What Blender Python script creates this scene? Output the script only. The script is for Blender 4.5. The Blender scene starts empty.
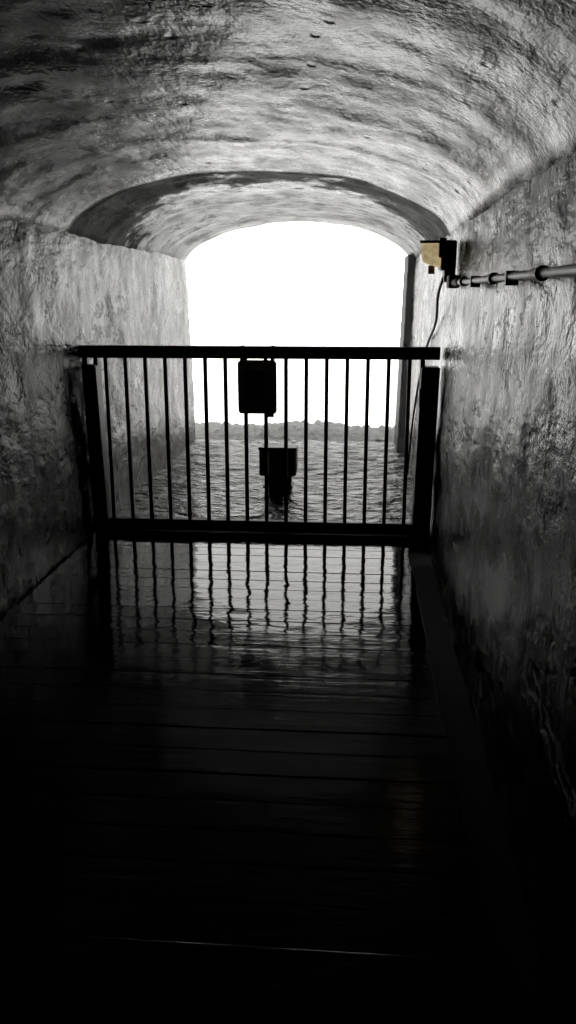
import bpy, bmesh, math, random
from mathutils import Vector, noise
random.seed(4)
S=bpy.context.scene
S.view_settings.view_transform='Standard'
S.view_settings.look='None'
S.view_settings.exposure=0.0
S.view_settings.gamma=0.95
COL=S.collection

# ---------------- helpers ----------------
def new_mat(name):
    m=bpy.data.materials.new(name); m.use_nodes=True
    nt=m.node_tree; b=nt.nodes['Principled BSDF']
    return m,nt,b
def coords(nt,scale=(1,1,1)):
    tc=nt.nodes.new('ShaderNodeTexCoord'); mp=nt.nodes.new('ShaderNodeMapping')
    mp.inputs['Scale'].default_value=scale
    nt.links.new(tc.outputs['Object'],mp.inputs['Vector'])
    return mp.outputs['Vector']
def ramp(nt,src,stops):
    r=nt.nodes.new('ShaderNodeValToRGB')
    el=r.color_ramp.elements
    while len(el)<len(stops): el.new(0.5)
    for e,(p,c) in zip(el,stops):
        e.position=p; e.color=(c[0],c[1],c[2],1) if isinstance(c,tuple) else (c,c,c,1)
    nt.links.new(src,r.inputs['Fac']); return r.outputs['Color']
def noise_tex(nt,vec,scale,detail=6,rough=0.6,dist=0.0):
    n=nt.nodes.new('ShaderNodeTexNoise')
    n.inputs['Scale'].default_value=scale; n.inputs['Detail'].default_value=detail
    n.inputs['Roughness'].default_value=rough; n.inputs['Distortion'].default_value=dist
    nt.links.new(vec,n.inputs['Vector']); return n.outputs['Fac']
def mth(nt,op,a,b=None,c=None,clamp=False):
    n=nt.nodes.new('ShaderNodeMath'); n.operation=op; n.use_clamp=clamp
    for i,x in enumerate((a,b,c)):
        if x is None: continue
        if isinstance(x,(int,float)): n.inputs[i].default_value=x
        else: nt.links.new(x,n.inputs[i])
    return n.outputs[0]
def mixc(nt,fac,a,b,mode='MIX'):
    n=nt.nodes.new('ShaderNodeMix'); n.data_type='RGBA'; n.blend_type=mode
    def put(s,x):
        if isinstance(x,(int,float)): s.default_value=x if s.type=='VALUE' else (x,x,x,1)
        elif isinstance(x,tuple): s.default_value=(*x,1)
        else: nt.links.new(x,s)
    put(n.inputs[0],fac); put(n.inputs[6],a); put(n.inputs[7],b)
    return n.outputs[2]
def bump(nt,b,h,strength,dist,prev=None):
    n=nt.nodes.new('ShaderNodeBump'); n.inputs['Strength'].default_value=strength
    n.inputs['Distance'].default_value=dist
    nt.links.new(h,n.inputs['Height'])
    if prev: nt.links.new(prev,n.inputs['Normal'])
    if b: nt.links.new(n.outputs[0],b.inputs['Normal'])
    return n.outputs[0]
def smoothstep(nt,src,a,b):
    n=nt.nodes.new('ShaderNodeMapRange'); n.interpolation_type='SMOOTHSTEP'
    n.inputs['From Min'].default_value=a; n.inputs['From Max'].default_value=b
    nt.links.new(src,n.inputs['Value']); return n.outputs[0]
def obj(name,mesh,mat=None,parent=None,smooth=False):
    o=bpy.data.objects.new(name,mesh); COL.objects.link(o)
    if mat: mesh.materials.append(mat)
    if parent: o.parent=parent
    if smooth:
        for p in mesh.polygons: p.use_smooth=True
    return o
def box(bm,x0,x1,y0,y1,z0,z1,bev=0.0):
    r=bmesh.ops.create_cube(bm,size=1)
    vs=r['verts']
    for v in vs:
        v.co=Vector(((x0+x1)/2+v.co.x*(x1-x0),(y0+y1)/2+v.co.y*(y1-y0),(z0+z1)/2+v.co.z*(z1-z0)))
    if bev>0:
        es=list({e for v in vs for e in v.link_edges})
        bmesh.ops.bevel(bm,geom=es,offset=bev,segments=2,affect='EDGES',profile=0.5)
def cyl(bm,p0,p1,r,seg=16,r2=None):
    p0=Vector(p0);p1=Vector(p1);d=p1-p0
    rr=bmesh.ops.create_cone(bm,cap_ends=True,segments=seg,radius1=r,radius2=r if r2 is None else r2,depth=d.length)
    q=d.to_track_quat('Z','Y').to_matrix().to_4x4()
    bmesh.ops.transform(bm,matrix=q,verts=rr['verts'])
    bmesh.ops.translate(bm,vec=(p0+p1)/2,verts=rr['verts'])
def from_bm(name,bm,mat,parent=None,smooth=False):
    me=bpy.data.meshes.new(name); bmesh.ops.recalc_face_normals(bm,faces=bm.faces); bm.to_mesh(me); bm.free()
    return obj(name,me,mat,parent,smooth)
def empty(name,loc=(0,0,0)):
    e=bpy.data.objects.new(name,None); COL.objects.link(e); e.empty_display_size=0.1; return e
def grid(name,nu,nv,f,mat):
    vs=[];fs=[]
    for j in range(nv+1):
        for i in range(nu+1): vs.append(f(i/nu,j/nv))
    w=nu+1
    for j in range(nv):
        for i in range(nu):
            a=j*w+i; fs.append((a,a+1,a+1+w,a+w))
    me=bpy.data.meshes.new(name); me.from_pydata(vs,[],fs); me.update()
    return obj(name,me,mat,smooth=True)

# ---------------- materials ----------------
def plaster(name,lo,hi,z0,z1):
    m,nt,b=new_mat(name)
    v=coords(nt)
    vs=coords(nt,(1,0.75,1.5))
    big=noise_tex(nt,v,1.1,5,.6)
    mid=noise_tex(nt,vs,4.0,4,.5)
    fine=noise_tex(nt,v,40,3,.55)
    flk=noise_tex(nt,vs,2.0,9,.66)
    vert=noise_tex(nt,coords(nt,(1,4,.45)),1.7,8,.66)
    base=ramp(nt,big,[(.3,(lo,lo*.94,lo*.86)),(.68,(hi,hi*.965,hi*.91))])
    flake=ramp(nt,flk,[(.42,0.0),(.44,1.0)])
    base=mixc(nt,flake,mixc(nt,.6,base,(lo*.2,lo*.18,lo*.15)),base)
    stain=ramp(nt,vert,[(.47,0.0),(.61,.92)])
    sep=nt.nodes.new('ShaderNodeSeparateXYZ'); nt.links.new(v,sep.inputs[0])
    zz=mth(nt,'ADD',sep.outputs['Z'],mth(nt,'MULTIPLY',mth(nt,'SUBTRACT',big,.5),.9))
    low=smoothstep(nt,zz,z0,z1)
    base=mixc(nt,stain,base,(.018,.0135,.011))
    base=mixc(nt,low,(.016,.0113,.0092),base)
    nt.links.new(base,b.inputs['Base Color'])
    rg=ramp(nt,mid,[(.3,.18),(.7,.32)])
    nt.links.new(mth(nt,'ADD',rg,mth(nt,'MULTIPLY',stain,.05)),b.inputs['Roughness'])
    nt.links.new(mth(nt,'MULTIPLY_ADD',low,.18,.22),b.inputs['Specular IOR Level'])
    h=mth(nt,'ADD',mth(nt,'MULTIPLY',mid,.8),mth(nt,'MULTIPLY',fine,.13))
    mid2=noise_tex(nt,coords(nt,(1,.75,1.6)),13,4,.6)
    h=mth(nt,'ADD',h,mth(nt,'MULTIPLY',mid2,.38))
    h=mth(nt,'ADD',h,mth(nt,'MULTIPLY',flake,.15))
    bump(nt,b,h,1.0,.023)
    return m
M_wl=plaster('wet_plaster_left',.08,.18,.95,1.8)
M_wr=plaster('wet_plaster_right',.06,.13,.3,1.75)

def ceil_mat():
    m,nt,b=new_mat('wet_ceiling_concrete')
    v=coords(nt)
    sep=nt.nodes.new('ShaderNodeSeparateXYZ'); nt.links.new(v,sep.inputs[0])
    X,Y=sep.outputs['X'],sep.outputs['Y']
    big=noise_tex(nt,v,1.2,6,.62)
    mid=noise_tex(nt,coords(nt,(1.7,.6,1)),4.0,4,.5)
    fine=noise_tex(nt,v,44,3,.55)
    base=ramp(nt,big,[(.34,.045),(.60,.18)])
    base=mixc(nt,1.0,base,(1.0,.975,.93),'MULTIPLY')
    speckn=noise_tex(nt,coords(nt,(1.2,.8,1)),3.4,10,.7)
    speck=ramp(nt,speckn,[(.43,.08),(.48,1.0)])
    base=mixc(nt,1.0,base,speck,'MULTIPLY')
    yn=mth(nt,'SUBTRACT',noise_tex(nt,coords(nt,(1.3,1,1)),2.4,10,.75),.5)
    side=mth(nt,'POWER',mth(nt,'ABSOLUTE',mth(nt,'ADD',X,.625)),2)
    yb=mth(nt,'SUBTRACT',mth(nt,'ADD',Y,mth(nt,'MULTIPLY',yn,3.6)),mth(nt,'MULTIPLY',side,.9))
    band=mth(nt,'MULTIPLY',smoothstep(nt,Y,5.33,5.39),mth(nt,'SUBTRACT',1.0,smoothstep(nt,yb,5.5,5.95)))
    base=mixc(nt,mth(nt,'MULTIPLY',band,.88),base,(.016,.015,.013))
    mouth=smoothstep(nt,Y,5.6,7.5)
    nt.links.new(base,b.inputs['Base Color'])
    r=mth(nt,'ADD',ramp(nt,mid,[(.3,.18),(.7,.32)]),mth(nt,'MULTIPLY',band,.35))
    nt.links.new(mth(nt,'ADD',r,mth(nt,'MULTIPLY',mouth,.12)),b.inputs['Roughness'])
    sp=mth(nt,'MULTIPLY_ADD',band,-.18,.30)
    nt.links.new(mth(nt,'MULTIPLY',mth(nt,'MULTIPLY',sp,mth(nt,'MULTIPLY_ADD',mouth,-.3,1.0)),ramp(nt,speckn,[(.40,.22),(.5,1.0)])),b.inputs['Specular IOR Level'])
    h=mth(nt,'ADD',mth(nt,'MULTIPLY',mid,.8),mth(nt,'MULTIPLY',fine,.12))
    mid2=noise_tex(nt,coords(nt,(2.0,.55,1)),12,4,.6)
    h=mth(nt,'ADD',h,mth(nt,'MULTIPLY',mid2,.34))
    vo=nt.nodes.new('ShaderNodeTexVoronoi'); vo.inputs['Scale'].default_value=6
    nt.links.new(coords(nt,(1.0,.6,1)),vo.inputs['Vector'])
    h=mth(nt,'ADD',h,mth(nt,'MULTIPLY',smoothstep(nt,vo.outputs['Distance'],.02,.13),.28))
    bump(nt,b,h,1.0,.021)
    return m
M_ceil=ceil_mat()

def simple(name,c,rough,metal=0,bs=0,bscale=40,spec=.5):
    m,nt,b=new_mat(name)
    v=coords(nt); n=noise_tex(nt,v,bscale,5,.6)
    nt.links.new(mixc(nt,n,tuple(x*.7 for x in c),tuple(x*1.3 for x in c)),b.inputs['Base Color'])
    b.inputs['Roughness'].default_value=rough; b.inputs['Metallic'].default_value=metal
    b.inputs['Specular IOR Level'].default_value=spec
    if bs: bump(nt,b,n,bs,.004)
    return m
M_iron=simple('black_painted_steel',(.008,.008,.009),.45,0,.2,60,.35)
M_sign=simple('grey_sign_laminate',(.75,.75,.73),.5,0,.1,30,.5)
M_pipe=simple('galvanised_conduit',(.15,.145,.13),.42,.3,.3,50)
M_black=simple('black_plastic',(.01,.01,.01),.45)
M_rust=simple('rusty_bracket',(.16,.07,.035),.6,.2,.4,60)
M_rock=simple('wet_rock',(.17,.17,.165),.8,0,1,14,.15)
M_slab=simple('wet_concrete_slab',(.008,.007,.0065),.6,0,.5,25,.12)
M_dark=simple('shaded_wall_end',(.022,.021,.020),.6,0,.5,20,.25)  # shade on the right wall end, put into the colour

m,nt,b=new_mat('amber_lens'); M_amber=m
n=noise_tex(nt,coords(nt),25,4,.6)
c=ramp(nt,n,[(.3,(.46,.35,.18)),(.7,(.80,.66,.40))])
nt.links.new(c,b.inputs['Base Color']); nt.links.new(c,b.inputs['Emission Color'])
b.inputs['Emission Strength'].default_value=.55; b.inputs['Roughness'].default_value=.3

def deck_mat():
    m,nt,b=new_mat('wet_dark_planks')
    v=coords(nt,(.6,8,1))
    g=noise_tex(nt,v,4,5,.55)
    w=noise_tex(nt,coords(nt,(1,1.6,1)),2.0,5,.6)
    nt.links.new(ramp(nt,g,[(.3,(.009,.005,.006)),(.7,(.028,.0150,.0178))]),b.inputs['Base Color'])
    sep=nt.nodes.new('ShaderNodeSeparateXYZ'); nt.links.new(coords(nt),sep.inputs[0])
    film=smoothstep(nt,mth(nt,'ADD',sep.outputs['Y'],mth(nt,'MULTIPLY',mth(nt,'SUBTRACT',w,.5),2.6)),3.1,3.9)
    nt.links.new(mth(nt,'MULTIPLY_ADD',film,-.07,.10),b.inputs['Roughness'])
    nt.links.new(mth(nt,'MULTIPLY_ADD',film,.14,.36),b.inputs['Specular IOR Level'])
    rip=noise_tex(nt,coords(nt,(1,1.6,1)),4.5,3,.5)
    h=mth(nt,'ADD',mth(nt,'MULTIPLY',g,mth(nt,'MULTIPLY_ADD',film,-.14,.20)),mth(nt,'MULTIPLY',rip,.38))
    bump(nt,b,h,.5,.015)
    return m
M_deck=deck_mat()
def water_mat():
    m,nt,b=new_mat('rippled_shallow_water')
    n=noise_tex(nt,coords(nt),2.5,6,.6)
    sep=nt.nodes.new('ShaderNodeSeparateXYZ'); nt.links.new(coords(nt),sep.inputs[0])
    fo=noise_tex(nt,coords(nt,(1,1.2,1)),9,8,.7)
    foam=mth(nt,'MULTIPLY',ramp(nt,fo,[(.44,0.0),(.58,1.0)]),smoothstep(nt,sep.outputs['Y'],6.0,9.0))
    base=ramp(nt,n,[(.3,(.02,.02,.019)),(.7,(.06,.058,.055))])
    nt.links.new(mixc(nt,mth(nt,'MULTIPLY',foam,.85),base,(.5,.5,.49)),b.inputs['Base Color'])
    nt.links.new(mth(nt,'MULTIPLY_ADD',foam,.4,.2),b.inputs['Roughness'])
    b.inputs['IOR'].default_value=1.33
    nt.links.new(mth(nt,'MULTIPLY_ADD',foam,-.2,.38),b.inputs['Specular IOR Level'])
    w1=noise_tex(nt,coords(nt,(1,1.3,1)),4.5,3,.5)
    w2=noise_tex(nt,coords(nt,(1,1.2,1)),15,3,.55)
    h=mth(nt,'ADD',w1,mth(nt,'MULTIPLY',w2,.40))
    bump(nt,b,h,1.0,.10)
    return m
M_water=water_mat()

# ---------------- tunnel shell ----------------
Y0,Y1=-5.0,9.15
XC=-.625; HW=1.195; ZS=1.96; RISE=.365
def arch(x):
    t=min(1.0,abs((x-XC)/HW))
    return ZS+RISE*(1-t**2.3)**.66
def n3(x,y,z,s,a,o=0): return a*noise.fractal(Vector((x*s+o,y*s+7.1,z*s+3.3)),1.0,2.0,4)
def wall(side):
    def f(u,v):
        y=Y0+(Y1-Y0)*u; z=-.15+2.22*v
        xb=-1.77 if side<0 else .535
        lean=(.05 if side>0 else .06)*z/1.96
        x=xb+side*lean
        x+=n3(0,y,z,1.2,.014,side*9)+n3(0,y,z,5,.006,side*5)
        return (x,y,z)
    return f
grid('wall_left',420,64,wall(-1),M_wl)
grid('wall_right',420,64,wall(1),M_wr)
def cf(u,v):
    x=XC+(u*2-1)*(HW+.10); y=Y0+(Y1-Y0)*v
    z=arch(x)
    z+=n3(x,y,0,1.1,.022)+n3(x,y,0,4,.008)
    z-=.008*max(0,min(1,(y-5.35)/.03))
    for yy,a in ((2.9,.003),(4.3,.004),(6.9,.006),(8.2,.006)):
        z-=a*math.exp(-((y-yy+.03*math.sin(x*3))/.05)**2)
    return (x,y,z)
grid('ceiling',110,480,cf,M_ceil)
bm=bmesh.new(); box(bm,-2.0,.8,Y0,Y1,-.3,-.12); from_bm('floor',bm,M_slab)
bm=bmesh.new(); box(bm,-2.0,.8,Y0-.15,Y0,-.3,2.5); from_bm('unseen_end_wall',bm,M_wl)  # unseen end wall behind the camera, added to keep the near tunnel dark
def wf(u,v):
    x=-1.90+2.60*u;y=5.585+(Y1-5.585)*v
    k=.006+.016*v
    return (x,y,-.010+k*noise.noise(Vector((x*5,y*7,0))))
grid('flooded_floor_water',130,180,wf,M_water)
bm=bmesh.new(); y=Y0+.05
while y<5.5:
    w=.1515
    dz=random.uniform(-.0014,.0014)
    box(bm,-1.755,.375+random.uniform(-.006,.006),y,y+w-.0028,-.06+dz,0+dz,.003)
    y+=w
from_bm('plank_deck',bm,M_deck)
bm=bmesh.new()
for x0 in (.33,-1.74,-.7): box(bm,x0,x0+.05,Y0+.02,5.5,-.119,-.063,.004)
from_bm('deck_joists',bm,M_black)

def rf(u,v):
    x=-3.2+5.2*u; y=Y1-.05+1.5*v
    z=-.045+.06*noise.fractal(Vector((x*2.2,y*2.2,1)),1,2,5)+.06*abs(noise.fractal(Vector((x*8,y*8,2)),1,2,3))
    z+=.04*math.sin(min(1,v*2)*math.pi*.5)-2.0*max(0,v-.75)-(.10 if v<.05 else 0)
    return (x,y,z)
grid('rock_ledge',220,70,rf,M_rock)
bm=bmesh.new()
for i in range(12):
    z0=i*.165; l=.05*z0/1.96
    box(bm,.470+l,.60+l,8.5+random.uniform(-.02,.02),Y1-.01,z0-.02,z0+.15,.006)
from_bm('shade_strip_1',bm,M_dark)  # added strip, dark to stand in for the shaded wall beside the mouth

# drifting spray at the tunnel mouth (real homogeneous volume)
mm=bpy.data.materials.new('waterfall_spray'); mm.use_nodes=True
nt=mm.node_tree; nt.nodes.remove(nt.nodes['Principled BSDF'])
vs_=nt.nodes.new('ShaderNodeVolumeScatter'); vs_.inputs['Density'].default_value=.10
vs_.inputs['Anisotropy'].default_value=.3
nt.links.new(vs_.outputs[0],nt.nodes['Material Output'].inputs['Volume'])
bm=bmesh.new(); box(bm,-4,3,7.2,11.5,-.6,3.6); from_bm('waterfall_mist',bm,mm)

# ---------------- gate ----------------
g=empty('steel_barrier_gate')
GY=5.42
bm=bmesh.new()
box(bm,-1.805,.553,GY-.03,GY+.03,1.185,1.265,.006)
box(bm,-1.70,.455,GY-.025,GY+.025,.006,.085,.006)
from_bm('rails',bm,M_iron,g)
bm=bmesh.new()
for i in range(16):
    x=-1.645+i*.1338
    box(bm,x-.0125,x+.0125,GY-.0125,GY+.0125,.07,1.2,.003)
from_bm('bars',bm,M_iron,g)
bm=bmesh.new()
box(bm,-1.725,-1.695,GY-.02,GY+.02,.004,1.2,.004)
box(bm,.43,.46,GY-.02,GY+.02,.004,1.2,.004)
from_bm('frame_stiles',bm,M_iron,g)
bm=bmesh.new()
for (xa,xb) in ((-1.79,-1.695),(.435,.553)):
    r=bmesh.ops.create_cube(bm,size=1)
    for v in r['verts']:
        top=v.co.z>0
        z=1.14 if top else .003
        lean=(.025 if xa<0 else -.02)*(0 if top else 1)
        v.co=Vector(((xa if v.co.x<0 else xb)+lean,GY-.01+v.co.y*.13,z))
    bmesh.ops.bevel(bm,geom=list({e for v in r['verts'] for e in v.link_edges}),offset=.006,segments=2,affect='EDGES')
box(bm,-1.80,-1.765,GY-.02,GY+.02,1.1,1.2,.003)
from_bm('wall_posts',bm,M_iron,g)
bm=bmesh.new()
for z in (.3,.95):
    cyl(bm,(.44,GY-.09,z-.06),(.44,GY-.09,z+.06),.016)
from_bm('hinges',bm,M_iron,g)

# sign
s=empty('hanging_notice_sign')
bm=bmesh.new()
w,h,r=.128,.176,.03; cx,cz=-.627,1.003
pts=[]
for (sx,sz,a0) in ((1,1,0),(-1,1,90),(-1,-1,180),(1,-1,270)):
    for k in range(7):
        a=math.radians(a0+k*15)
        rr=r if sz>0 else r*.8
        pts.append((sx*(w-rr)+rr*math.cos(a),sz*(h-rr)+rr*math.sin(a)))
def sy(x,z): return GY-.045-.006*math.cos(x*12)+(.012*max(0,-z-.08)/.1)
fr=[bm.verts.new((cx+x,sy(x,z),cz+z)) for x,z in pts]
bk=[bm.verts.new((cx+x,sy(x,z)+.006,cz+z)) for x,z in pts]
bm.faces.new(fr); bm.faces.new(bk[::-1])
for i in range(len(pts)):
    j=(i+1)%len(pts); bm.faces.new((fr[i],bk[i],bk[j],fr[j]))
box(bm,cx+.05,cx+.11,GY-.047,GY-.041,cz-h-.02,cz-h+.02,.002)
from_bm('plate',bm,M_sign,s)
bm=bmesh.new()
box(bm,cx-.11,cx-.09,GY-.052,GY+.038,cz+h-.02,cz+h+.09,.002)
box(bm,cx+.09,cx+.11,GY-.052,GY+.038,cz+h-.02,cz+h+.09,.002)
from_bm('hanging_straps',bm,M_iron,s)
bm=bmesh.new()
box(bm,cx-.085,cx+.085,GY-.058,GY-.050,cz+.05,cz+.11,.002)
for k in range(4): box(bm,cx-.08,cx+.08-.02*(k%2),GY-.058,GY-.050,cz+.015-k*.035,cz+.025-k*.035)
from_bm('lettering_panel',bm,simple('faded_lettering',(.25,.25,.25),.5),s)

# floor floodlight past the gate
f=empty('floor_floodlight')
bm=bmesh.new()
box(bm,-.76,-.455,6.60,6.82,.135,.368,.014)
box(bm,-.765,-.45,6.585,6.61,.355,.378,.004)
for k in range(6): box(bm,-.735+k*.048,-.725+k*.048,6.59,6.61,.16,.33)
from_bm('housing',bm,M_black,f)
bm=bmesh.new()
box(bm,-.715,-.50,6.63,6.80,-.10,.14,.012)
box(bm,-.73,-.485,6.62,6.81,.03,.05,.004)
from_bm('pedestal',bm,M_black,f)

# wall lamp
l=empty('wall_lamp')
bm=bmesh.new()
box(bm,.475,.562,4.84,5.0,1.725,1.885,.012)
box(bm,.46,.50,4.80,5.0,1.79,1.895,.008)
box(bm,.50,.562,4.86,4.98,1.66,1.74,.008)
from_bm('housing',bm,M_black,l)
bm=bmesh.new()
vs=[(.372,4.85,1.768),(.475,4.83,1.735),(.475,4.83,1.873),(.362,4.85,1.868),
    (.380,4.97,1.780),(.475,4.99,1.735),(.475,4.99,1.873),(.375,4.97,1.862)]
V=[bm.verts.new(p) for p in vs]
for q in ((0,1,2,3),(7,6,5,4),(0,4,5,1),(3,2,6,7),(0,3,7,4),(1,5,6,2)): bm.faces.new([V[i] for i in q])
bmesh.ops.bevel(bm,geom=list(bm.edges),offset=.008,segments=2,affect='EDGES')
from_bm('amber_lens',bm,M_amber,l)
bm=bmesh.new()
box(bm,.355,.485,4.815,4.845,1.868,1.882,.003)
cyl(bm,(.43,4.9,1.75),(.43,4.9,1.705),.018)
from_bm('visor_and_gland',bm,M_rust,l)

# conduit
c=empty('electrical_conduit')
bm=bmesh.new()
cyl(bm,(.535,-4.9,1.655),(.535,4.85,1.655),.014)
from_bm('pipes',bm,M_pipe,c,True)
bm=bmesh.new()
for y in (-2,-.3,1.2,2.55,3.4,4.3):
    cyl(bm,(.535,y-.045,1.655),(.535,y+.045,1.655),.019)
    cyl(bm,(.535,y-.055,1.655),(.535,y-.04,1.655),.023)
for y in (-1,.5,1.9,3.0,3.9):
    box(bm,.518,.562,y-.012,y+.012,1.625,1.675,.003)
from_bm('couplings_and_clips',bm,M_pipe,c)
bm=bmesh.new(); cyl(bm,(.535,4.45,1.655),(.535,4.85,1.655),.02); box(bm,.505,.562,4.66,4.78,1.625,1.695,.008)
from_bm('end_fitting',bm,M_rust,c)
cu=bpy.data.curves.new('hanging_cable','CURVE'); cu.dimensions='3D'; cu.bevel_depth=.009; cu.bevel_resolution=3
sp=cu.splines.new('BEZIER')
P=[(.50,4.93,1.68),(.50,5.15,1.60),(.545,5.7,1.42),(.55,6.5,1.15),(.53,7.15,.6),(.51,7.4,.0)]
sp.bezier_points.add(len(P)-1)
for q,p in zip(sp.bezier_points,P): q.co=p; q.handle_left_type=q.handle_right_type='AUTO'
o=bpy.data.objects.new('hanging_cable',cu); COL.objects.link(o); cu.materials.append(M_black)

# world: bright mist
w=bpy.data.worlds.new('mist_sky'); S.world=w; w.use_nodes=True
bg=w.node_tree.nodes['Background']; bg.inputs[0].default_value=(1,.995,.97,1); bg.inputs[1].default_value=2.9

cd=bpy.data.cameras.new('camera'); co=bpy.data.objects.new('camera',cd); COL.objects.link(co)
cd.sensor_fit='VERTICAL'; cd.sensor_height=24; cd.lens=24*820/1024
cd.clip_start=.02
co.location=(0,0,1.6); co.rotation_euler=(math.radians(75.05),0,math.radians(4.51))
S.camera=co
